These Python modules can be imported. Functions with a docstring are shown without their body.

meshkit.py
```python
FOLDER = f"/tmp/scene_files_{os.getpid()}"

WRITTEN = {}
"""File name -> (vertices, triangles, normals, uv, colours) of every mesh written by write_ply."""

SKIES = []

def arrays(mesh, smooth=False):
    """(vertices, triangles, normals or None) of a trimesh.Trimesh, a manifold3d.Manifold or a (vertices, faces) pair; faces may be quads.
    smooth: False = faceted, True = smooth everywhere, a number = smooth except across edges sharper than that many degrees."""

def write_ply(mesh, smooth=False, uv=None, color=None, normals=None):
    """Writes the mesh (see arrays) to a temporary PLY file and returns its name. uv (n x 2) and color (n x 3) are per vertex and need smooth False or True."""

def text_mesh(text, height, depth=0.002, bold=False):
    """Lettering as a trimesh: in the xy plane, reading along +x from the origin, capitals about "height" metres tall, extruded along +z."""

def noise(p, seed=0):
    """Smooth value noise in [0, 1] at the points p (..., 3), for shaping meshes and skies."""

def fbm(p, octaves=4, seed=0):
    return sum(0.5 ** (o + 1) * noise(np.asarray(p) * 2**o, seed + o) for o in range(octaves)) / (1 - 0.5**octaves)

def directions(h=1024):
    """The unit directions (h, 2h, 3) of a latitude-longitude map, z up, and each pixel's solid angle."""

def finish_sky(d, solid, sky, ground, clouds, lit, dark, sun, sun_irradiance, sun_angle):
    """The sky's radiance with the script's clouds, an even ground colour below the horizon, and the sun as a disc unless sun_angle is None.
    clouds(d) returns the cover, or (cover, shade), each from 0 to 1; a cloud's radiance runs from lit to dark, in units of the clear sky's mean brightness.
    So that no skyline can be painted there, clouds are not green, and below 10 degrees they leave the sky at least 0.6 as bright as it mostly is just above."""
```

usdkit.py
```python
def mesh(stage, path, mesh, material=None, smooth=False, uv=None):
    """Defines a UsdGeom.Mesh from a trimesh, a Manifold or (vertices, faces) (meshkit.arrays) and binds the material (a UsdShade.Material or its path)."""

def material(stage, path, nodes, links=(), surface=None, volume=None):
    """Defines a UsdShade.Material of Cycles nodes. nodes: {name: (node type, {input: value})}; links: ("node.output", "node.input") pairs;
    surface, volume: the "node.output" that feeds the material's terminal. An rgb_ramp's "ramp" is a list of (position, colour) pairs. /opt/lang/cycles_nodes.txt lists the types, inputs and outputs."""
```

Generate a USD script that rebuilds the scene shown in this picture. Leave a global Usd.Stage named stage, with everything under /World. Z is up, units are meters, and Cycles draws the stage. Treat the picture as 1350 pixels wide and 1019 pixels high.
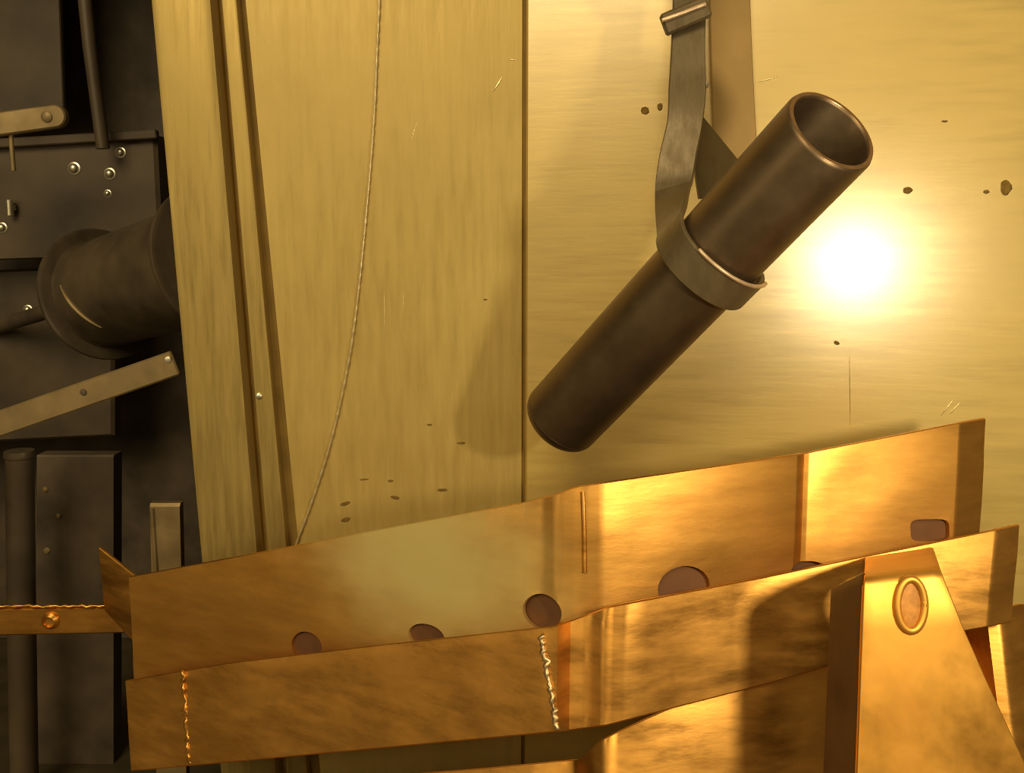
import math, random
import numpy as np, trimesh, manifold3d, usdkit, meshkit
from shapely.geometry import Polygon
from pxr import Usd, UsdGeom, UsdLux, UsdShade, Gf, Sdf

random.seed(7)
RNG = np.random.default_rng(7)
stage = Usd.Stage.CreateInMemory()
UsdGeom.SetStageUpAxis(stage, 'Z'); UsdGeom.SetStageMetersPerUnit(stage, 1.0)
UsdGeom.Xform.Define(stage, '/World')

# ------------------------------------------------------------------ camera, light, exposure
FPX, PITCH, CAM = 1200.0, 9.0, np.array([0.0, -0.44, 0.0])       # focal length in pixels of a 1350 x 1019 picture
EXPOSURE = 0.0
KEY_POS, KEY_R, KEY_POWER, KEY_COL = (0.18, -0.32, -0.015), 0.011, 250.0, (1.0, 0.84, 0.55)
FILL_POWER, FILL_COL = 7.0, (1.0, 0.80, 0.46)
AMBIENT = (0.045, 0.033, 0.016)

cam = UsdGeom.Camera.Define(stage, '/World/camera')
cam.CreateHorizontalApertureAttr(36.0); cam.CreateFocalLengthAttr(36.0 * FPX / 1350.0)
cam.CreateClippingRangeAttr((0.01, 50.0)); cam.CreateExposureAttr(EXPOSURE)
xf = UsdGeom.Xformable(cam); xf.AddTranslateOp().Set(Gf.Vec3d(*CAM)); xf.AddRotateXOp().Set(90.0 - PITCH)

dome = UsdLux.DomeLight.Define(stage, '/World/ambient_light')
dome.CreateColorAttr(Gf.Vec3f(*AMBIENT)); dome.CreateIntensityAttr(1.0)
key = UsdLux.SphereLight.Define(stage, '/World/work_lamp')
key.CreateRadiusAttr(KEY_R); key.CreateColorAttr(Gf.Vec3f(*KEY_COL)); key.CreateIntensityAttr(KEY_POWER)
UsdGeom.Xformable(key).AddTranslateOp().Set(Gf.Vec3d(*KEY_POS))
fill = UsdLux.RectLight.Define(stage, '/World/fill_light')  # added soft fill from the upper left, no such lamp in view
fill.CreateWidthAttr(0.90); fill.CreateHeightAttr(0.90); fill.CreateColorAttr(Gf.Vec3f(*FILL_COL)); fill.CreateIntensityAttr(FILL_POWER)
def look_at(prim, eye, target):
    m = Gf.Matrix4d().SetLookAt(Gf.Vec3d(*eye), Gf.Vec3d(*target), Gf.Vec3d(0, 0, 1)).GetInverse()
    UsdGeom.Xformable(prim).AddTransformOp().Set(m)
look_at(fill, (-0.42, -1.58, 1.02), (-0.05, 0.0, -0.03))

side = UsdLux.RectLight.Define(stage, '/World/side_fill')  # weak fill added for the highlight strip along the pipe
side.CreateWidthAttr(0.22); side.CreateHeightAttr(0.22); side.CreateColorAttr(Gf.Vec3f(*FILL_COL)); side.CreateIntensityAttr(3.2)
look_at(side, (-0.75, -0.68, 0.12), (0.05, -0.08, 0.0))

_p = math.radians(PITCH)
RT, UP, FW = np.array([1.0, 0, 0]), np.array([0, math.sin(_p), math.cos(_p)]), np.array([0, math.cos(_p), -math.sin(_p)])
def ray(px, py): return FW + (px - 675.0) / FPX * RT + (509.5 - py) / FPX * UP
def at(px, py, Y):
    "the point of the vertical plane y = Y that stands at that place of the photograph"
    r = ray(px, py); return CAM + r * ((Y - CAM[1]) / r[1])

# ------------------------------------------------------------------ materials
def mat(name, nodes, links, surface='p.BSDF'):
    return usdkit.material(stage, '/World/Looks/' + name, nodes, links, surface=surface)

def metal(name, c0, c1, stretch, scale, rough, metallic, bump=0.15, coat=0.0, coat_rough=0.2, stain=None, rough_var=0.12, coat_ior=1.5, bump_dist=0.0006):
    """brushed, slightly stained sheet metal: c0-c1 blotches, streaks along the short axis of stretch"""
    n = {'tc': ('texture_coordinate', {}),
         'map': ('mapping', {'scale': stretch}),
         'streak': ('noise_texture', {'scale': scale, 'detail': 5.0, 'roughness': 0.6}),
         'blot': ('noise_texture', {'scale': 22.0, 'detail': 4.0, 'roughness': 0.55}),
         'cr': ('rgb_ramp', {'ramp': [(0.30, c0), (0.70, c1)]}),
         'add': ('math', {'math_type': 'multiply_add', 'value2': 0.45, 'value3': 0.0}),
         'add2': ('math', {'math_type': 'multiply_add', 'value2': 0.55}),
         'rr': ('map_range', {'from_min': 0.3, 'from_max': 0.7, 'to_min': rough - rough_var, 'to_max': rough + rough_var}),
         'bump': ('bump', {'strength': bump, 'distance': bump_dist}),
         'p': ('principled_bsdf', {'metallic': metallic, 'coat_weight': coat, 'coat_roughness': coat_rough, 'coat_ior': coat_ior})}
    l = [('tc.object', 'map.vector'), ('map.vector', 'streak.vector'), ('tc.object', 'blot.vector'),
         ('streak.fac', 'add.value1'), ('blot.fac', 'add2.value1'), ('add.value', 'add2.value3'), ('add2.value', 'cr.fac'),
         ('streak.fac', 'rr.value'), ('rr.result', 'p.roughness'), ('streak.fac', 'bump.height'), ('bump.normal', 'p.normal')]
    top = 'cr.color'
    if stain is not None:                                     # tarnish with ragged outlines of its own
        n['sn'] = ('noise_texture', {'scale': 34.0, 'detail': 6.0, 'roughness': 0.62, 'distortion': 0.4})
        n['sr'] = ('rgb_ramp', {'ramp': [(0.50, (0, 0, 0)), (0.74, (0.42, 0.42, 0.42))]})
        n['mx'] = ('mix_color', {'blend_type': 'mix', 'b': stain}) if False else ('mix', {'mix_type': 'mix', 'color2': stain})
        l += [('tc.object', 'sn.vector'), ('sn.fac', 'sr.fac'), ('sr.color', 'mx.fac'), (top, 'mx.color1')]
        top = 'mx.color'
    l.append((top, 'p.base_color'))
    return mat(name, n, l)

def plain(name, col, rough=0.6, metallic=0.0, var=0.35, scale=60.0, bump=0.1, **kw):
    c0 = tuple(x * (1 - var) for x in col); c1 = tuple(min(1.0, x * (1 + var)) for x in col)
    return mat(name, {'tc': ('texture_coordinate', {}), 'n': ('noise_texture', {'scale': scale, 'detail': 4.0}),
                      'cr': ('rgb_ramp', {'ramp': [(0.3, c0), (0.7, c1)]}), 'b': ('bump', {'strength': bump, 'distance': 0.0004}),
                      'p': ('principled_bsdf', {'roughness': rough, 'metallic': metallic, **kw})},
               [('tc.object', 'n.vector'), ('n.fac', 'cr.fac'), ('cr.color', 'p.base_color'), ('n.fac', 'b.height'), ('b.normal', 'p.normal')])

M = {}
M['sheet_left'] = metal('sheet_left', (0.58, 0.415, 0.120), (0.72, 0.525, 0.160), (9, 9, 1), 26.0, 0.46, 0.28, bump=0.35)
M['sheet_right'] = metal('sheet_right', (0.80, 0.565, 0.140), (0.94, 0.680, 0.185), (1, 1, 11), 20.0, 0.48, 0.35, bump=0.22, coat=1.0, coat_rough=0.28, coat_ior=2.5)
M['trim'] = metal('trim_metal', (0.48, 0.345, 0.105), (0.60, 0.44, 0.14), (14, 14, 1), 30.0, 0.45, 0.6, bump=0.12)
M['copper'] = metal('copper_sheet', (0.58, 0.280, 0.055), (0.80, 0.405, 0.085), (1.5, 1.5, 6), 24.0, 0.36, 0.92, bump=0.16, stain=(0.30, 0.12, 0.03))
M['copper_post'] = metal('copper_plate', (0.64, 0.31, 0.05), (0.82, 0.42, 0.075), (2, 2, 2), 24.0, 0.46, 0.9, bump=0.12, stain=(0.48, 0.20, 0.03))
M['dark_tone'] = plain('shade_dark_metal', (0.075, 0.036, 0.016), 0.6, 0.3, 0.3, 80.0)  # dark colour that deepens the shade around the slanted plate
M['edge_glint'] = plain('bright_edge_glint', (0.80, 0.58, 0.36), 0.4, 0.6, 0.2, 300.0)  # bright colour that paints the highlights along the strap edges
PA = at(565, 735, -.10)                                        # pale greenish wall reflection painted on the left half of the rear band
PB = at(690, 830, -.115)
M['copper_reflection'] = mat('copper_with_painted_reflection', {
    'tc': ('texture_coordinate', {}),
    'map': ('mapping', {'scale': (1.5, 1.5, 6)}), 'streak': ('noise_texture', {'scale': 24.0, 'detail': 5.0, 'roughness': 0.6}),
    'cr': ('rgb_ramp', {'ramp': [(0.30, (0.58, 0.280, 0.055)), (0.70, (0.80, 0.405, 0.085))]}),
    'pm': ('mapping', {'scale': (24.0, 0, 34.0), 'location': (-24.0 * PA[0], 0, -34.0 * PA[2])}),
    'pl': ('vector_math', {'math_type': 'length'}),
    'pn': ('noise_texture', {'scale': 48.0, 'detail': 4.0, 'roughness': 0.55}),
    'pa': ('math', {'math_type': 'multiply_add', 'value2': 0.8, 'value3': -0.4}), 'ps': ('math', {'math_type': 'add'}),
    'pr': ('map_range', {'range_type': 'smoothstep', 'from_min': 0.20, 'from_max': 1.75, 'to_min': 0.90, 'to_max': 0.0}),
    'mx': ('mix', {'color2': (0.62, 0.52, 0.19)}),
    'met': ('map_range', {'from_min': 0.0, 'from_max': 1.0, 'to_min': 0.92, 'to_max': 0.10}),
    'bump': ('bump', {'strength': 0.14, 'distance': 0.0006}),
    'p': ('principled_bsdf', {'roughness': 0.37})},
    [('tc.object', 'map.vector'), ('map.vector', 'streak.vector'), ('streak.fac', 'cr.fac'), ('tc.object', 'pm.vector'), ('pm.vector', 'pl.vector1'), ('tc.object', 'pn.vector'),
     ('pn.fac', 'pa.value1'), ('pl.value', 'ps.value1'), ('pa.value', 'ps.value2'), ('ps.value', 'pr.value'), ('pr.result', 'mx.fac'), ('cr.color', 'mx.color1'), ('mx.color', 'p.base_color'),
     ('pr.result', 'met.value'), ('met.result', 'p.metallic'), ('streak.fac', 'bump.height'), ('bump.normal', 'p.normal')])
M['weld'] = plain('weld_metal', (0.55, 0.40, 0.20), 0.35, 0.8, 0.4, 260.0, 0.5)
M['burn'] = plain('burnt_copper', (0.45, 0.20, 0.04), 0.55, 0.4, 0.4, 200.0, 0.3)
M['hole_dark'] = metal('shaded_hole_copper', (0.12, 0.050, 0.016), (0.24, 0.10, 0.030), (2, 2, 2), 30.0, 0.6, 0.3)
M['pipe'] = metal('dark_pipe_metal', (0.17, 0.118, 0.066), (0.25, 0.175, 0.098), (2, 2, 2), 40.0, 0.42, 0.85, bump=0.10, rough_var=0.06)
M['pipe_rim'] = plain('pipe_rim_metal', (0.42, 0.26, 0.14), 0.32, 0.8, 0.3, 150.0)
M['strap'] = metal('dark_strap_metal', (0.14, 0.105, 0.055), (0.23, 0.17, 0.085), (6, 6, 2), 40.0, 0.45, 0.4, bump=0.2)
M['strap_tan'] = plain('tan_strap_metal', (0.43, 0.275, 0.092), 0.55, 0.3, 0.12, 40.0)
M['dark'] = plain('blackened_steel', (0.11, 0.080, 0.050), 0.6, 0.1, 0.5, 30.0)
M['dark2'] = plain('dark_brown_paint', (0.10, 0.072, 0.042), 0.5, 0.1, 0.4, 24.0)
M['spool'] = plain('spool_plastic', (0.12, 0.090, 0.054), 0.38, 0.2, 0.4, 40.0)
M['bar'] = plain('tan_bar_metal', (0.36, 0.26, 0.12), 0.5, 0.5, 0.25, 60.0)
M['bolt'] = plain('bright_bolt', (0.92, 0.86, 0.66), 0.36, 0.9, 0.1, 80.0)
M['wire'] = plain('pale_wire', (0.85, 0.70, 0.38), 0.35, 0.5, 0.15, 300.0)
M['speck'] = plain('dirt', (0.25, 0.15, 0.030), 1.0, 0.0, 0.3, 400.0)
M['gap'] = plain('seam_backing', (0.30, 0.19, 0.04), 0.7, 0.2, 0.2, 60.0)
M['floor'] = plain('floor_metal', (0.10, 0.075, 0.035), 0.6, 0.3, 0.3, 30.0)
M['scratch_glint'] = plain('bare_scratch_glint', (0.90, 0.74, 0.36), 0.3, 0.7, 0.1, 300.0)

# ------------------------------------------------------------------ helpers
used = {}
def fresh(parent, name):
    k = (parent, name); n = used.get(k, 0); used[k] = n + 1
    return f'{parent}/{name}' + (f'_{n:03d}' if n else '')
def put(name, mesh, m, parent='/World', smooth=35, label=None, cat=None, group=None, kind=None):
    path = fresh(str(parent), name)
    p = usdkit.mesh(stage, path, mesh, M[m], smooth=smooth).GetPrim()
    data(p, label, cat, group, kind); return path
def data(p, label=None, cat=None, group=None, kind=None):
    for k, v in (('label', label), ('category', cat), ('group', group), ('kind', kind)):
        if v: p.SetCustomDataByKey(k, v)
def thing(name, label=None, cat=None, group=None, kind=None):
    path = fresh('/World', name); data(UsdGeom.Xform.Define(stage, path).GetPrim(), label, cat, group, kind); return path
def hull(pts): return manifold3d.Manifold.hull_points(np.asarray(pts, float))
def plate(corners, depth, bevel=0.0008, axis=(0, 1, 0)):
    """convex plate: front outline given as 3-D corners, thickness along axis away from the camera, front edge chamfered"""
    c = np.asarray(corners, float); a = np.asarray(axis, float); mid = c.mean(0)
    inset = c + (mid - c) / np.linalg.norm(mid - c, axis=1, keepdims=True) * bevel * 1.4
    return hull(np.vstack([inset, c + a * bevel, c + a * depth]))
def rbox(lo, hi, r=0.001):
    lo, hi = np.asarray(lo, float), np.asarray(hi, float); pts = []
    for k in range(3):
        for s in np.ndindex(2, 2, 2):
            q = np.where(s, hi, lo); d = np.where(s, -r, r).astype(float); d[k] = 0; pts.append(q + d)
    return hull(pts)
def beam(p0, p1, width, thick, normal=(0, -1, 0), r=0.0008):
    "flat bar from p0 to p1, its wide face towards normal"
    p0, p1 = np.asarray(p0, float), np.asarray(p1, float); u = p1 - p0; L = np.linalg.norm(u); u /= L
    n = np.asarray(normal, float); n -= u * (n @ u); n /= np.linalg.norm(n); w = np.cross(u, n)
    m = rbox((0, -width / 2, -thick / 2), (L, width / 2, thick / 2), min(r, thick * .3)).to_mesh()
    v = m.vert_properties[:, :3]; return (p0 + v[:, :1] * u + v[:, 1:2] * w + v[:, 2:3] * n, m.tri_verts)
def tube(pts, radii, n=12, cap=True):
    pts = np.asarray(pts, float); radii = np.broadcast_to(radii, len(pts))
    t = np.gradient(pts, axis=0); t /= np.linalg.norm(t, axis=1, keepdims=True)
    a = np.cross(t, (0.13, 1, 0.21)); a /= np.linalg.norm(a, axis=1, keepdims=True); b = np.cross(t, a)
    th = np.linspace(0, 2 * np.pi, n, endpoint=False)
    v = (pts[:, None] + radii[:, None, None] * (np.cos(th)[None, :, None] * a[:, None] + np.sin(th)[None, :, None] * b[:, None])).reshape(-1, 3)
    f = []
    for i in range(len(pts) - 1):
        for j in range(n):
            p, q = i * n + j, i * n + (j + 1) % n; f += [(p, q, q + n), (p, q + n, p + n)]
    v = np.vstack([v, pts[0], pts[-1]]); k = len(pts) * n
    for j in range(n): f += [(k, (j + 1) % n, j), (k + 1, k - n + j, k - n + (j + 1) % n)]
    return trimesh.Trimesh(v, f, process=False)
def lathe(profile, origin, axis, n=64):
    "closed (r, s) profile turned about axis"
    axis = np.asarray(axis, float); axis /= np.linalg.norm(axis)
    a = np.cross(axis, (0, 0, 1.0) if abs(axis[2]) < .9 else (1.0, 0, 0)); a /= np.linalg.norm(a); b = np.cross(axis, a)
    th = np.linspace(0, 2 * np.pi, n, endpoint=False); pr = np.asarray(profile, float); m = len(pr)
    v = (np.asarray(origin, float) + pr[None, :, 1, None] * axis + pr[None, :, 0, None] * (np.cos(th)[:, None, None] * a + np.sin(th)[:, None, None] * b)).reshape(-1, 3)
    f = []
    for i in range(n):
        for j in range(m):
            p, q, r_, s = i * m + j, i * m + (j + 1) % m, ((i + 1) % n) * m + (j + 1) % m, ((i + 1) % n) * m + j
            f += [(p, q, r_), (p, r_, s)]
    t = trimesh.Trimesh(v, f, process=True); t.update_faces(t.nondegenerate_faces()); t.fix_normals(); return t
def sheet(tops, bots, thick, c=0.0005, wob=0.0):
    "bent strip of sheet metal through the columns tops[i]-bots[i], thickness away from the camera, edges chamfered"
    T, B = np.asarray(tops, float), np.asarray(bots, float)
    g = np.gradient((T + B) / 2, axis=0); g /= np.linalg.norm(g, axis=1, keepdims=True)
    up = T - B; up /= np.linalg.norm(up, axis=1, keepdims=True)
    n = np.cross(up, g); n /= np.linalg.norm(n, axis=1, keepdims=True)            # points to the back
    rows = []
    K = 9
    for k in range(K + 1):
        s = k / K; rows.append(B + (T - B) * s + n * 0.0)
    h = np.linalg.norm(T - B, axis=1)[:, None]
    e = c / np.maximum(h, 1e-6)
    ring = [B + (T - B) * (e + (1 - 2 * e) * k / K) for k in range(K + 1)]         # front face upwards
    ring += [T + n * c, T + n * (thick - c), T - up * c + n * thick, B + up * c + n * thick, B + n * (thick - c), B + n * c]
    R = np.stack(ring, 1); N, m = R.shape[:2]
    if wob:
        d = (meshkit.fbm(R * 45.0, 3, 5) - 0.5) * wob; R = R + n[:, None] * d[..., None]
    v = R.reshape(-1, 3); f = []
    for i in range(N - 1):
        for j in range(m):
            p, q = i * m + j, i * m + (j + 1) % m; f += [(p, p + m, q + m), (p, q + m, q)]
    v = np.vstack([v, R[0].mean(0), R[-1].mean(0)]); k = N * m
    for j in range(m): f += [(k, j, (j + 1) % m), (k + 1, k - m + (j + 1) % m, k - m + j)]
    t = trimesh.Trimesh(v, f, process=False); t.fix_normals(); return t
def smooth_path(pts, n=60):
    from scipy.interpolate import PchipInterpolator
    p = np.asarray(pts, float); s = np.r_[0, np.cumsum(np.linalg.norm(np.diff(p, axis=0), axis=1))]
    return PchipInterpolator(s, p)(np.linspace(0, s[-1], n))
def interp(x, xs, ys): return float(np.interp(x, xs, ys))

# ------------------------------------------------------------------ the enclosure: back wall of two sheets, folded edge trim, dark recess on the left
SEAM = at(691, 330, 0.0)[0]
YAW = math.tan(math.radians(7.9))
def panel_y(x): return -max(0.0, x - SEAM) * YAW
def on_wall(px, py):
    "point of the sheet metal wall seen at that place of the photograph (the right sheet leans towards the camera)"
    p = at(px, py, 0.0)
    if p[0] <= SEAM: return p
    n = np.array([YAW, 1.0, 0.0]); r = ray(px, py); t = (np.array([SEAM, 0, 0]) - CAM) @ n / (r @ n); return CAM + r * t
def edge_line(x0, x1, y1, py, Y=0.0): return at(x0 + (x1 - x0) * py / y1, py, Y)
TOPY, BOTY = -560, 1160
wall = thing('wall_back', 'brass toned sheet metal wall behind the pipe, two sheets with a narrow upright seam', kind='structure')
l0, l1 = edge_line(323, 391, 700, TOPY), edge_line(323, 391, 700, BOTY)
zt, zb = l0[2], l1[2]
put('panel', plate([l0, (SEAM - .0009, 0, zt), (SEAM - .0009, 0, zb), l1], 0.003, 0.0010), 'sheet_left', wall, label='left sheet with pale upright brushing')
XR = 0.46
put('panel', plate([(SEAM + .0009, 0, zt), (XR, panel_y(XR), zt), (XR, panel_y(XR), zb), (SEAM + .0009, 0, zb)], 0.003, 0.0010), 'sheet_right', wall, label='right sheet with level brushing')
put('seam_backing', rbox((SEAM - .0012, .0028, zb), (SEAM + .0012, .006, zt), .0003), 'gap', wall)

# dirt specks, drips and scratches of the sheets; some pale scratches paint in glints
def speck(px, py, w, h, rot=0.0):
    p = on_wall(px, py); n = 16; th = np.linspace(0, 2 * np.pi, n, endpoint=False)
    rr = 1 + 0.12 * RNG.standard_normal(n).clip(-1, 1); s = 0.44 / FPX / 2
    ex, ez = np.cos(th) * w * s * rr, np.sin(th) * h * s * rr
    c, q = math.cos(rot), math.sin(rot); x, z = ex * c - ez * q, ex * q + ez * c
    yy = np.array([panel_y(p[0] + a) for a in x])
    base = np.c_[p[0] + x, yy + .0002, p[2] + z]; top = np.c_[p[0] + x * .55, yy - .00012, p[2] + z * .55]
    return hull(np.vstack([base, top]))
for a in [(455, 664, 20, 8, .3), (456, 685, 20, 10, .3), (521, 656, 18, 7, -.2), (515, 634, 11, 5, 0), (583, 646, 20, 6, 0), (608, 584, 16, 5, 0), (480, 632, 18, 4, .1),
          (850, 146, 12, 11, 0), (870, 141, 8, 10, 0), (985, 115, 11, 11, 0), (977, 14, 14, 9, -.6), (1325, 247, 16, 22, .3), (1196, 251, 14, 9, 0), (1300, 253, 9, 6, 0), (1103, 452, 9, 6, -.5), (1245, 160, 10, 3, 0),
          (640, 395, 8, 3, 0), (566, 560, 10, 4, 0)]:
    put('dirt_speck', speck(*a), 'speck', wall, smooth=True)
for (x0, y0, x1, y1, w) in [(649, 122, 663, 100, 3.2), (1240, 548, 1256, 528, 2.6), (1252, 546, 1266, 530, 2), (540, 190, 550, 160, 1.4), (1120, 470, 1121, 560, 1.2), (1000, 108, 1025, 101, 2), (672, 79, 682, 78, 2), (506, 385, 507, 460, 1.5), (531, 385, 532, 425, 1.1)]:
    a, b = on_wall(x0, y0), on_wall(x1, y1); ss = np.linspace(0, 1, 7)
    pts = a + (b - a) * ss[:, None]; pts[:, 1] -= 0.0000
    put('scratch_glint', tube(pts, np.sin(np.pi * (0.08 + 0.84 * ss)) * w * .44 / FPX / 2, 6), 'scratch_glint', wall, smooth=True)

trim = thing('trim_1', 'brass toned folded edge trim of two upright ribs on the left of the wall', kind='structure')
def rib(xa0, xa1, ya, xb0, xb1, yb, Y, depth, bl, br):
    "upright rib between two lines of the photograph; bl, br = width of the left and right slanting sides"
    rows = []
    for py in (TOPY, BOTY):
        a, b = edge_line(xa0, xa1, ya, py, Y), edge_line(xb0, xb1, yb, py, Y)
        rows += [a + (bl * .25, bl * .25, 0), a + (bl, 0, 0), b - (br, 0, 0), b - (br * .25, -br * .25, 0), b + (0, depth, 0), a + (0, depth, 0), a + (0, bl, 0), b + (0, br, 0)]
    return hull(rows)
put('rib', rib(196, 263, 740, 280, 339, 700, -.006, .012, .004, .0065), 'trim', trim, label='broad outer rib')
put('rib', rib(292, 351, 700, 312, 376, 700, -.003, .009, .0006, .0016), 'trim', trim, label='narrow inner rib')
a0, a1 = edge_line(262, 320, 700, TOPY, .004), edge_line(262, 320, 700, BOTY, .004)
b0, b1 = edge_line(335, 400, 700, TOPY, .004), edge_line(335, 400, 700, BOTY, .004)
put('groove_backing', plate([a0, b0, b1, a1], .003), 'gap', trim)
rv = at(341, 522, -.0035)
put('screw_head', lathe([(0, 0), (.0016, 0), (.0015, .0009), (.0009, .0013), (0, .0014)], rv + (0, .0006, 0), (0, -1, 0), 20), 'bolt', trim)

# recess behind the edge: dark box with its own back; side wall and roof added to keep light out
ED0, ED1 = edge_line(215, 285, 740, TOPY), edge_line(215, 285, 740, BOTY)
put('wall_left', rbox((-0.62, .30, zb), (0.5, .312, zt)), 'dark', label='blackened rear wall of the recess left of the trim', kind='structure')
put('added_wall_side', rbox((-0.632, -.20, zb), (-.62, .312, zt)), 'dark', label='unseen blackened side wall, added to keep light out of the recess', kind='structure')
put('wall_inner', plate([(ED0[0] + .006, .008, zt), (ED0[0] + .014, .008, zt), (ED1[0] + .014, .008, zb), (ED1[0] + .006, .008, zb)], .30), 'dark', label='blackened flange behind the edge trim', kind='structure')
put('added_ceiling', rbox((-0.632, .0, zt), (0.5, .312, zt + .012)), 'dark', label='unseen blackened roof, added to keep light out of the recess', kind='structure')
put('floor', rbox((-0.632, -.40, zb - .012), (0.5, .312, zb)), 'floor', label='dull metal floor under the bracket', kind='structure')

# ------------------------------------------------------------------ things in the recess
p = thing('machine_plate', 'dark brown machine plate carrying the small bright bolts left of the trim', 'plate')
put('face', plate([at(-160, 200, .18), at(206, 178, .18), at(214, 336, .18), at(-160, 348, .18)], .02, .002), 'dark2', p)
put('lip', beam(at(-160, 199, .177), at(208, 177, .177), .006, .006), 'dark', p)
put('stay', rbox(at(-60, 300, .198), at(60, 240, .198) + (0, .105, 0)), 'dark', p)
def dome_bolt(px, py, wpx, label, Y=.18, tall=1.0):
    c = at(px, py, Y); r = wpx / 2 * (Y + .44) / FPX
    o = thing('bolt', label, 'bolt', 'small bright bolts in the dark recess')
    pr = [(0, 0), (r * 1.25, 0), (r * 1.25, r * .25), (r * .95, r * .35)] + [(r * .95 * math.cos(t), r * (.35 + .8 * math.sin(t))) for t in np.linspace(.15, 1.5, 7)] + [(0, r * 1.15)]
    put('head', lathe(pr, c + (0, .0003, 0), (0, -1, 0), 24), 'bolt', o)
    put('shank', lathe([(0, 0), (r * .5, 0), (r * .5, .006), (0, .006)], c - (0, .0003, 0), (0, 1, 0), 16), 'bolt', o)
dome_bolt(98, 222, 13, 'dull bolt left of the bright pair on the dark plate')
dome_bolt(145, 229, 12, 'brightest domed bolt on the dark plate, lower of the pair')
dome_bolt(159, 201, 11, 'domed bolt at the top edge of the dark plate, upper of the pair')
dome_bolt(142, 255, 8, 'faint small bolt just under the bright pair')
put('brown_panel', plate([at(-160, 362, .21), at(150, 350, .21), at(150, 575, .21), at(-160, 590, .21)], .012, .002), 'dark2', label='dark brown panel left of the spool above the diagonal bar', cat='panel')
dome_bolt(37, 408, 10, 'single bright bolt left of the spool', Y=.21)
dome_bolt(3, 300, 11, 'bright bolt at the left border, below the upright pin')
c = at(13, 274, .175)
o = thing('pin', 'short bright upright pin on the dark plate near the left border', 'pin')
put('shaft', tube([c + (0, 0, -.0055), c + (0, 0, -.005), c + (0, 0, .005), c + (0, 0, .0055)], [.0012, .0022, .0022, .0012], 16), 'bolt', o)
put('clip', rbox(c + (-.003, .001, -.002), c + (.003, .006, .002), .0004), 'dark', o)

# flat bar with a rounded end at the upper left, thin rod hanging from it
o = thing('link_arm', 'tan flat link arm with rounded end reaching in at the upper left', 'arm')
A, B = at(-120, 180, .08), at(72, 153, .08); u = (B - A) / np.linalg.norm(B - A); w = np.cross(u, (0, -1, 0)); hw = .0062
pts = []
for t in np.linspace(-np.pi / 2, np.pi / 2, 13): pts += [B + (u * math.cos(t) + w * math.sin(t)) * hw, B + (u * math.cos(t) + w * math.sin(t)) * hw * .88 + (0, -.0008, 0)]
pts += [A + w * hw, A - w * hw, A + w * hw * .88 + (0, -.0008, 0), A - w * hw * .88 + (0, -.0008, 0)]
pts = np.array(pts); put('bar', hull(np.vstack([pts, pts + (0, .004, 0)])), 'bar', o)
put('pivot', lathe([(0, 0), (.003, 0), (.003, .0008), (.002, .0014), (0, .0016)], B - u * .004 + (0, -.0006, 0), (0, -1, 0), 20), 'bar', o)
put('thin_rod', tube([at(14, 172, .084), at(15, 190, .084), at(18, 225, .084)], .0013, 12), 'bar', label='thin rod hanging in front of the dark plate under the link arm', cat='rod')

# dark leaning rod and back cover behind it
put('leaning_rod', tube([at(96, -160, .16), at(118, 60, .16), at(136, 196, .16)], .0042, 16), 'dark2', label='dark rod leaning in the upper left of the recess', cat='rod')
put('cover_plate', plate([at(-160, -170, .22), at(72, -170, .22), at(84, 150, .22), at(-160, 170, .22)], .004), 'dark2', label='dark brown cover plate at the back of the recess, upper left corner', cat='plate')

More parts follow.
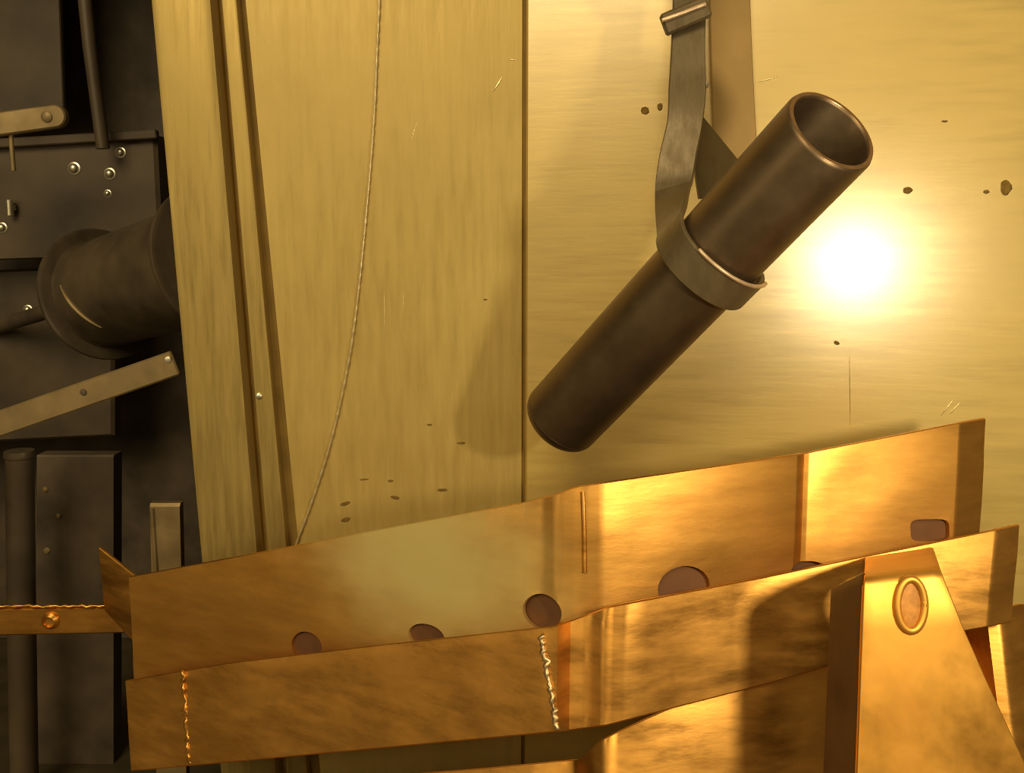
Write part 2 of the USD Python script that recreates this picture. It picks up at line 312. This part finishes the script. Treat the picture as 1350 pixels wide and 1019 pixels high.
# spool: right end nearer the camera, half hidden by the trim
o = thing('cable_spool', 'dark round spool lying half behind the edge trim', 'spool')
S0, S1 = at(136, 388, .125), at(286, 342, .062); ax = (S1 - S0) / np.linalg.norm(S1 - S0); LS = np.linalg.norm(S1 - S0)
R1 = .039
put('drum', lathe([(0, 0), (R1 * .86, 0), (R1 * .86, .004), (R1 * .84, .006), (R1 * .84, LS - .006), (R1 * .86, LS - .004), (R1 * .86, LS), (0, LS)], S0, ax), 'spool', o)
for s, q in ((0, 1), (LS, 1)):
    put('flange', lathe([(0, -.002), (R1 * 1.0, -.002), (R1 * 1.04, -.001), (R1 * 1.05, .0005), (R1 * 1.04, .0018), (R1 * .98, .0025), (0, .0025)], S0 + ax * s, ax), 'spool', o)
put('axle', lathe([(0, -.15), (.005, -.15), (.005, LS + .01), (0, LS + .01)], S0, ax, 24), 'dark', o)
th = np.linspace(0, 1, 12); an = 0.0
side = np.cross(ax, (0, 0, 1.0)); side /= np.linalg.norm(side); upv = np.cross(side, ax)
if side[1] > 0: side = -side
drum_highlight = [S0 + ax * (LS * (.10 + .16 * t)) + R1 * .842 * (side * math.cos(.15 - .95 * t) + upv * math.sin(.15 - .95 * t)) for t in th]
put('drum_highlight', tube(drum_highlight, np.sin(np.pi * (.06 + .88 * th)) * .0011 + .0003, 8), 'bar', o)  # pale line painting the highlight on the drum

# diagonal flat bar
o = thing('diagonal_bar', 'tan flat bar rising diagonally to the trim below the spool', 'bar')
A, B = at(-170, 617, .012), at(232, 478, .012)
put('bar', beam(A, B, .0128, .003), 'bar', o)
for px, py in ((110, 517), (222, 474)):
    put('rivet', lathe([(0, 0), (.0018, 0), (.0015, .0008), (0, .0012)], at(px, py, .0106), (0, -1, 0), 16), 'bolt' if px > 200 else 'dark', o)

# lower left: round post with rivets, short upright bar, cross bar
o = thing('round_post', 'dim brown round post in the lower left of the recess', 'post')
put('shaft', tube([at(26, 596, .07), at(26, 600, .07), at(28, 792, .07), at(34, 1130, .07)], [.0055, .0075, .0078, .0078], 24), 'dark2', o)
put('cap', lathe([(0, 0), (.0080, 0), (.0084, .001), (.0080, .004), (0, .0045)], at(26, 603, .07), (0, 0, 1), 24), 'spool', o)
put('side_plate', plate([at(48, 600, .11), at(150, 600, .11), at(150, 1150, .11), at(48, 1150, .11)], .012), 'dark', label='blackened upright plate beside the round post', cat='plate')
for px, py, wd, lb in ((60, 645, 8, 'faint rivet, uppermost of three on the blackened upright plate'), (78, 680, 8, 'faint rivet, middle one of three on the blackened upright plate'), (62, 726, 10, 'palest rivet, lowest of three on the blackened upright plate')):
    cpt = at(px, py, .11); r = wd / 2 * .55 / FPX
    put('rivet', lathe([(0, -.002), (r, -.002), (r, .0004), (r * .7, .0011), (0, .0014)], cpt, (0, -1, 0), 16), 'bar', label=lb, cat='rivet', group='rivets on the blackened plate')
o = thing('upright_bar', 'short grey upright flat bar behind the left end of the bracket', 'bar')
put('bar', plate([at(197, 664, .02), at(237, 664, .02), at(249, 1150, .02), at(209, 1150, .02)], .005, .0012), 'bar', o)
put('edge_bead', tube([at(200, 670, .0195), at(206, 760, .0195), at(212, 900, .0195)], .0011, 8), 'bar', o)

# ------------------------------------------------------------------ the copper bracket
BX = [165, 240, 330, 500, 640, 712, 735, 752, 775, 800, 830, 900, 1000, 1140, 1240, 1310]
BY = [-.066, -.077, -.090, -.114, -.134, -.1445, -.1475, -.1430, -.1440, -.1475, -.1470, -.1370, -.1220, -.1020, -.0880, -.0800]
BY[-4:] = [-.1300, -.1265, -.1262, -.1255]; BY[10:12] = [-.1470, -.1390]
LEAN = .21
FLEAN = .30
def front_y(px): return interp(px, BX, BY)
FT = ([165, 300, 500, 730, 760, 800, 1000, 1140, 1210, 1345], [897, 874, 850, 825, 815, 800, 762, 733, 719, 691])
FB = ([165, 175, 740, 800, 1000, 1240, 1345], [1018, 1017, 965, 957, 905, 838, 819])
def column(px, tops, bots, Y):
    ty = interp(px, *tops); T = at(px, ty, Y); bx = px + (675 - px) * (interp(px, *bots) - ty) / 7500
    b = interp(bx, *bots); h = T[2] - at(bx, b, Y)[2]; return T, at(bx, b, Y - FLEAN * h)
def refine(xs, n=3): return np.unique(np.concatenate([np.linspace(a, b, n, endpoint=False) for a, b in zip(xs[:-1], xs[1:])] + [[xs[-1]]]))
def z_for(x, Y, py):
    "height of the point (x, Y) that stands at picture row py"
    a, k = Y - CAM[1], (509.5 - py) / FPX
    return a * (k * math.cos(_p) - math.sin(_p)) / (math.cos(_p) + k * math.sin(_p))
def col_px(x, Y, z): d = np.array([x, Y, z]) - CAM; return 675 + FPX * (d @ RT) / (d @ FW)
def bend_end(T, B, end_px, tops, bots, r=.005, azim=29.0):
    "bends the strip's right end away from the camera into a slanted flange; its edges keep to their lines"
    g = T[-1] - T[-2]; g[2] = 0; g /= np.linalg.norm(g); n0 = np.array([-g[1], g[0], 0]); c = T[-1] + n0 * r; z0, z1 = T[-1][2], B[-1][2]
    dB = np.array([B[-1][0] - T[-1][0], B[-1][1] - T[-1][1], 0]); a0 = math.atan2(-n0[1], -n0[0]); a1 = math.radians(azim - 90)
    way = [(c[0] + math.cos(a) * r, c[1] + math.sin(a) * r) for a in np.linspace(a0, a1, 6)[1:]]
    u = np.array([math.cos(a1 + math.pi / 2), math.sin(a1 + math.pi / 2)]); x, y = way[-1]
    for _ in range(60):
        x, y = x + u[0] * .001, y + u[1] * .001; way.append((x, y))
        if col_px(x, y, z0) > end_px: break
    for x, y in way[:5] + way[7::4] + way[-1:]:
        zt_ = z_for(x, y, interp(col_px(x, y, z0), *tops))
        zb_ = z_for(x + dB[0], y + dB[1], interp(col_px(x + dB[0], y + dB[1], z1), *bots)) if bots else z1
        T.append(np.array([x, y, zt_])); B.append(np.array([x, y, zb_]) + dB)
br = thing('copper_bracket', 'copper coloured folded sheet metal bracket with stepped bands and a slanted plate, across the foreground', 'bracket')
T, B = [], []
for x in refine(BX):
    t, b = column(x, FT, FB, front_y(x)); T.append(t); B.append(b)
bend_end(T, B, 1343, FT, FB)
put('front_band', sheet(T, B, .0022, wob=.0010), 'copper', br, smooth=38, label='lower front band with a weld seam at its bend')
FRONT_END = T[-1]
# rear band, standing 9 mm behind and higher
RX = [170, 300, 500, 640, 690, 712, 735, 765, 800, 900, 1050, 1060, 1068, 1150, 1264]
RYO = [-.058, -.076, -.103, -.1225, -.1290, -.1305, -.1345, -.1360, -.1335, -.1200, -.1000, -.0975, -.0980, -.0880, -.0740]
RYO = [y + .011 for y in RYO]; RYO[8:] = [-.1240, -.1150, -.1010, -.0985, -.0991, -.0970, -.0945]
RT_ = ([170, 690, 730, 760, 1060, 1265, 1300], [760, 662, 652, 641, 597, 557, 551])
T, B = [], []
for x in refine(RX):
    Y = interp(x, RX, RYO); fb = interp(x, *FT) + 46
    t = at(x, interp(x, *RT_), Y); bx = x + (675 - x) * .018; b = at(bx, fb, Y - LEAN * (t[2] - at(bx, fb, Y)[2])); T.append(t); B.append(b)
bend_end(T, B, 1298, RT_, None)
rear = sheet(T, B, .0022, wob=.0012)
rm = manifold3d.Manifold(manifold3d.Mesh(rear.vertices.astype(np.float32), rear.faces.astype(np.uint32)))
HOLES = [(404, 852, 26, 20), (562, 839, 30, 17), (716, 806, 30, 24), (902, 775, 40, 30), (1064, 751, 26, 12), (1226, 699, 27, 15)]
cut = []
for hx, hy, hw_, hh in HOLES:
    Y = interp(hx, RX, RYO); Y -= LEAN * (at(hx, interp(hx, *RT_), Y)[2] - at(hx, hy, Y)[2]); c = at(hx, hy, Y); s = (Y + .44) / FPX
    g = (at(hx + 12, hy, interp(hx + 12, RX, RYO)) - at(hx - 12, hy, interp(hx - 12, RX, RYO))); g[2] = 0; g /= np.linalg.norm(g); nn = np.array([-g[1], g[0], 0]); nn = nn - np.array([0, 0, LEAN]); nn /= np.linalg.norm(nn)
    zd = np.cross(nn, g); zd *= np.sign(zd[2])
    th = np.linspace(0, 2 * np.pi, 28, endpoint=False); ex = 1.0 if hx < 1200 else .45
    sgn = lambda q: np.sign(q) * np.abs(q) ** ex
    ring = c + (sgn(np.cos(th)) * hw_ * s)[:, None] * g + (sgn(np.sin(th)) * hh * s)[:, None] * zd
    cut.append((ring, nn, c))
    if rm.status() == manifold3d.Error.NoError: rm = rm - hull(np.vstack([ring - nn * .006, ring + nn * .010]))
put('rear_band', rm if rm.status() == manifold3d.Error.NoError else rear, 'copper_reflection', br, smooth=38, label='taller rear band with a row of punched holes')
for ring, nn, c in cut:                                       # dark backings put in for the shade inside the punched holes
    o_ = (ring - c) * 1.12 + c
    put('hole_shade', hull(np.vstack([o_ + nn * .0023, (ring - c) * .5 + c + nn * .0028, (ring - c) * .9 + c + nn * .005])), 'hole_dark', br)
# left return of the rear band
a, b = T[0], B[0]
q0, q1 = at(130, 722, -.035), at(138, 806, -.035)
c = a + (b - a) * .52 + (.0008, .0024, 0); a = a + (.0008, .0024, 0)
put('return_flange', sheet([q0, (q0 + a) / 2, a], [q1, (q1 + c) / 2, c], .002), 'copper', br)
# lower band, standing back under the front band
LX = [150, 300, 500, 700, 755, 775, 800, 850, 1000, 1140, 1236, 1300, 1318, 1345]
LY = [-.055, -.078, -.106, -.1340, -.1385, -.1480, -.1520, -.1490, -.1370, -.1230, -.0800, -.1180, -.1190, -.1150]
LT = ([150, 640, 765, 790, 850, 900, 1000, 1240, 1345], [1050, 1012, 1000, 976, 948, 926, 890, 820, 796])
T, B = [], []
for x in refine(LX):
    Y = interp(x, LX, LY); t = at(x, interp(x, *LT), Y); T.append(t); B.append(np.array([t[0], t[1] - .085, zb + .0005]))
bend_end(T, B, 1380, LT, None)
put('lower_band', sheet(T, B, .0022, wob=.0008), 'copper', br, smooth=65, label='lowest band running down to the floor')
# weld beads
def bead(x0, y0, x1, y1, Yoff, r, seed):
    lean = lambda px, py: -FLEAN * max(0, at(px, interp(px, *FT), -.13)[2] - at(px, py, -.13)[2])
    rr = np.random.default_rng(seed); s = np.linspace(0, 1, 34)
    P = np.array([at(x0 + (x1 - x0) * t + rr.normal(0, 1.5), y0 + (y1 - y0) * t, front_y(x0 + (x1 - x0) * t) + Yoff + lean(x0 + (x1 - x0) * t, y0 + (y1 - y0) * t)) for t in s])
    return tube(P, r * (0.45 + 0.85 * rr.random(34)), 8)
put('weld_bead', bead(714, 838, 734, 962, -.0002, .0010, 3), 'weld', br, smooth=True, label='pale lumpy weld seam')
put('weld_bead', bead(241, 884, 250, 1006, -.0004, .0009, 4), 'copper', br, smooth=True)
def on_rear(px, py): Y = interp(px, RX, RYO); return at(px, py, Y - LEAN * (at(px, interp(px, *RT_), Y)[2] - at(px, py, Y)[2]))
put('crease', tube([on_rear(*q) for q in ((768, 648), (770, 700), (771, 755))], .0009, 8), 'copper', br, smooth=True)
# slanted plate in front: folded forward at its top, widening downwards
PY = [(735, -.128), (737, -.136), (741, -.152), (747, -.165), (757, -.175), (772, -.180), (830, -.1835), (900, -.188), (1019, -.1965), (1160, -.207)]
def post_left(py): return interp(py, [735, 1019, 1160], [1140, 1130, 1125])
def post_right(py): return interp(py, [735, 760, 835, 1000, 1160], [1230, 1240, 1273, 1349, 1423])
def post_top(f): return 735 - 14 * f                             # its top edge rises to the right
NT = 12
T, B, rowsP = [], [], []
for py, Y in PY:
    row = []
    for k in range(NT + 1):
        f = k / NT; q = py - 14 * f * max(0, 1 - (py - 735) / 120.0)
        row.append(at(post_left(py) + (post_right(py) - post_left(py)) * f, q, Y))
    rowsP.append(row)
rowsP = np.array(rowsP)
rowsP[-1, :, 2] = np.minimum(rowsP[-1, :, 2], rowsP[-1, :, 2])
put('slanted_plate', sheet([r for r in rowsP[:, -1]], [r for r in rowsP[:, 0]], .0022), 'copper_post', br, smooth=50, label='slanted front plate with an oval rivet near its top')
L0 = [rowsP[i, 0] for i in range(4, len(rowsP))]  # flange deepened to hold light off the band, shade in its colour
put('side_flange', sheet([q + (.0004, .0012, 0) for q in L0], [q + (.0004, .028, -.016) for q in L0], .0016), 'dark_tone', br, smooth=50, label='side flange, its shade put into the dark colour')
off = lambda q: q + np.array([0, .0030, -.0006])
put('added_shade_plate', sheet([off(r) for r in rowsP[5:, -1] - (.001, 0, 0)], [off(r) for r in rowsP[5:, 0] + (.001, 0, 0)], .0008), 'dark_tone', br, smooth=50)  # dark sheet added behind the plate to deepen its cast shadow
C0 = at(1200, 797, -.1815); s = (.44 - .1815) / FPX
th = np.linspace(0, 2 * np.pi + .25, 51)
ringp = np.array([C0 + (math.cos(t) * 19 * s + math.sin(t) * 2 * s, -.0003 - .26 * (-math.sin(t) * 34 * s), math.sin(t) * 34 * s - math.cos(t) * 1.5 * s) for t in th])
put('rivet_rim', tube(ringp, .00125, 10), 'copper_post', br, smooth=True, label='raised oval rivet rim')
put('rivet_core', hull(np.vstack([C0 + (ringp - C0) * .85 + (0, -.0001, 0), C0 + (ringp - C0) * .5 + (0, -.0005, 0), C0 + (ringp - C0) * .8 + (0, .001, 0)])), 'burn', br, label='sunk dark rivet centre')

# cross bar from the left
o = thing('cross_bar', 'rough copper cross bar running in from the left to the end of the bracket', 'bar')
A, B_ = at(-180, 822, -.028), at(166, 815, -.028)
put('bar', beam(A, B_, .0135, .004), 'copper', o)
rg = np.random.default_rng(9); ss = np.linspace(0, 1, 30)
put('burr', tube([at(-20 + 170 * t, 799 + rg.normal(0, .6), -.0303) for t in ss], .0005 + .0008 * rg.random(30), 8), 'copper', o, smooth=True)
put('stud', lathe([(0, 0), (.0042, 0), (.0040, .001), (.0026, .0022), (.0024, .001), (0, .0008)], at(67, 818, -.0300), (0, -1, 0), 20), 'copper', o)

# ------------------------------------------------------------------ pipe and its hanger
R = .0175
U0 = at(1097, 171, -.122)                                      # centre of the open end
U1 = at(742, 550, -.047)                                       # centre of the closed end
AX = (U0 - U1) / np.linalg.norm(U0 - U1); LP = np.linalg.norm(U0 - U1)
pp = thing('pipe', 'dark metal pipe with an open slanted end, held slantwise by the strap hanger', 'pipe')
ri = R - .0026
v0 = (U0 - CAM) / np.linalg.norm(U0 - CAM); uA = AX - v0 * (AX @ v0); uA /= np.linalg.norm(uA)
CUT = 0.883 * uA - 0.47 * v0                                    # the open end is cut off on the slant
def turned(profile, n=96):
    "as lathe about the pipe's axis; a profile point (r, s, True) is measured from the slanted cut"
    a = np.cross(AX, (0, 0, 1.0)); a /= np.linalg.norm(a); b = np.cross(AX, a); m = len(profile); v, f = [], []
    for i in range(n):
        d = a * math.cos(2 * math.pi * i / n) + b * math.sin(2 * math.pi * i / n)
        for q in profile:
            p = U1 + d * q[0]; v.append(p + AX * (q[1] + ((U0 - p) @ CUT / (AX @ CUT) if len(q) > 2 else 0)))
    for i in range(n):
        for j in range(m):
            p, q, r_, s_ = i * m + j, i * m + (j + 1) % m, ((i + 1) % n) * m + (j + 1) % m, ((i + 1) % n) * m + j; f += [(p, q, r_), (p, r_, s_)]
    t = trimesh.Trimesh(np.array(v), f, process=True); t.fix_normals(); return t
put('barrel', turned([(R, .0), (R, -.0012, True), (R - .0005, -.0002, True), (ri + .0005, -.0002, True), (ri, -.0010, True), (ri, .006), (R - .001, .0)]), 'pipe', pp, label='dark brown barrel')
put('rim', turned([(R - .0005, -.0006, True), (R - .0007, .0001, True), (ri + .0006, .0001, True), (ri + .0004, -.0006, True)]), 'pipe_rim', pp, label='paler rim of the open end')
put('end_cap', lathe([(0, -.0100)] + [(R * math.sin(t), -.0100 * math.cos(t)) for t in np.linspace(.15, 1.5, 12)] + [(R - .0001, -.0004), (R - .0008, 0), (R - .0008, .004), (0, .004)], U1, AX, 96), 'pipe', pp, label='rounded closed end')

def ribbon(path, wid, width, thick):
    "flat strap along path, wid = direction of its width at each point"
    P = np.asarray(path, float); t = np.gradient(P, axis=0); t /= np.linalg.norm(t, axis=1, keepdims=True)
    w = np.asarray(wid, float); w -= t * (w * t).sum(1, keepdims=True); w /= np.linalg.norm(w, axis=1, keepdims=True)
    n = np.cross(t, w); W = np.broadcast_to(width, len(P))[:, None] / 2; h = thick / 2; c = min(.0004, h * .5)
    ring = [P - w * (W - c) - n * h, P + w * (W - c) - n * h, P + w * W - n * (h - c), P + w * W + n * (h - c), P + w * (W - c) + n * h, P - w * (W - c) + n * h, P - w * W + n * (h - c), P - w * W - n * (h - c)]
    Rr = np.stack(ring, 1); N, m = Rr.shape[:2]; v = Rr.reshape(-1, 3); f = []
    for i in range(N - 1):
        for j in range(m):
            p_, q_ = i * m + j, i * m + (j + 1) % m; f += [(p_, q_, q_ + m), (p_, q_ + m, p_ + m)]
    v = np.vstack([v, Rr[0].mean(0), Rr[-1].mean(0)]); k = N * m
    for j in range(m): f += [(k, (j + 1) % m, j), (k + 1, k - m + j, k - m + (j + 1) % m)]
    tm = trimesh.Trimesh(v, f, process=False); tm.fix_normals(); return tm
# ring of the strap about the pipe: centre on the axis near pixel (950, 330)
def axis_at(px):
    lo, hi = 0.0, LP
    for _ in range(50):
        mid = (lo + hi) / 2; d = U1 + AX * mid - CAM; x = 675 + FPX * (d @ RT) / (d @ FW)
        lo, hi = (mid, hi) if x < px else (lo, mid)
    return U1 + AX * lo
RC = axis_at(938)
vw = RC - CAM; vw /= np.linalg.norm(vw)
e1 = np.cross(AX, vw); e1 /= np.linalg.norm(e1)                # across the pipe as seen
if e1[0] > 0: e1 = -e1                                        # e1 points to the upper left contour of the pipe
e2 = np.cross(AX, e1)
if e2 @ vw > 0: e2 = -e2                                      # e2 points to the camera
rs = R + .0024
hg = thing('strap_hanger', 'dark metal strap hanger looped round the pipe, its legs running up out of the picture', 'hanger')
arc = [RC + rs * (e1 * math.cos(t) + e2 * math.sin(t)) for t in np.linspace(math.radians(8), math.radians(206), 30)]
Yf = arc[0][1]
leg = [at(914, -330, -.012), at(911, -120, -.045), at(909, 0, -.052), at(907, 60, -.056), at(906, 118, -.060), at(903, 160, -.064), at(894, 205, -.068), at(888, 245, -.0715)]
legw = [(1, 0, 0)] * 4 + [(1, 0, .05), (1, -.08, .15), (1, -.16, .35), (1, -.25, .6)]
path = smooth_path(leg + arc, 120)
wd_src = smooth_path(np.hstack([np.array(leg + arc), np.zeros((len(leg) + len(arc), 0))]), 120)
sl = np.r_[0, np.cumsum(np.linalg.norm(np.diff(np.array(leg + arc), axis=0), axis=1))]
sp = np.linspace(0, sl[-1], 120); allw = np.array(legw + [tuple(AX)] * len(arc))
wdir = np.stack([np.interp(sp, sl, allw[:, k]) for k in range(3)], 1)
width = np.interp(sp, [0, sl[3], sl[4], sl[5], sl[7], sl[8], sl[14], sl[-1]], [.0135, .0135, .0150, .0140, .0150, .0150, .0135, .0120])
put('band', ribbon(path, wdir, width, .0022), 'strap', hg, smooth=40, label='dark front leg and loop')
# back leg, tan, rising from behind the pipe
bk = [at(972, 300, -.020), at(972, 260, -.0195), at(970, 205, -.019), at(966, 120, -.0185), at(962, 0, -.018), at(958, -160, -.015), at(955, -330, -.010)]
bp = smooth_path(bk, 50)
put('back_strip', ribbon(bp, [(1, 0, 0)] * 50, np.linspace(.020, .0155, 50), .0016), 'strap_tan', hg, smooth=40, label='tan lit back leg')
# dark sheet put in for the shade between the legs above the pipe
put('leg_shade', hull(np.vstack([[at(924, 150, -.052), at(930, 172, -.050), at(976, 214, -.040), at(950, 262, -.052), at(922, 262, -.058), at(914, 210, -.060)] + np.array([0, d, 0]) for d in (0, .003)])), 'strap', hg)
# folded lip and clamp screw at the top of the front leg
put('folded_lip', beam(at(874, 34, -.058), at(934, 8, -.058), .0085, .0040), 'strap', hg)
put('lip_edge', tube([at(873, 27, -.0605), at(900, 17, -.0605), at(930, 5, -.0605)], .0009, 8), 'edge_glint', hg, smooth=True)
put('screw', lathe([(0, 0), (.0016, 0), (.0014, .001), (0, .0016)], at(930, 112, -.0580), (0, -1, 0), 16), 'bolt', hg)
e_in = [RC + (rs + .0011) * (e1 * math.cos(t) + e2 * math.sin(t)) + AX * .0070 for t in np.linspace(math.radians(75), math.radians(178), 20)]
put('edge_highlight', tube(e_in, .0008, 8), 'edge_glint', hg, smooth=True, label='bright edge of the loop, highlight put into its colour')
put('anchor_plate', rbox(at(955, -330, 0) + (-.03, -.016, -.008), at(955, -330, 0) + (.03, -.0005, .008)), 'strap', hg)

# ------------------------------------------------------------------ thin wire down the left sheet
W = smooth_path([at(503, -560, -.0012), at(502, -200, -.0012), at(500, 0, -.0012), at(497, 70, -.0012), at(494, 140, -.0012), at(489, 210, -.0012), at(482, 290, -.0012), at(474, 370, -.0012), at(464, 450, -.0012),
                 at(451, 520, -.0012), at(434, 590, -.0012), at(415, 650, -.0012), at(394, 708, -.0012), at(376, 752, -.0012)], 260)
k = np.arange(260)
put('hanging_wire', tube(W, 0.00052 + .00016 * np.sin(k * 2.1) + .00006 * RNG.standard_normal(260), 8), 'wire', smooth=True, label='thin pale twisted wire hanging in a curve on the left sheet', cat='wire')
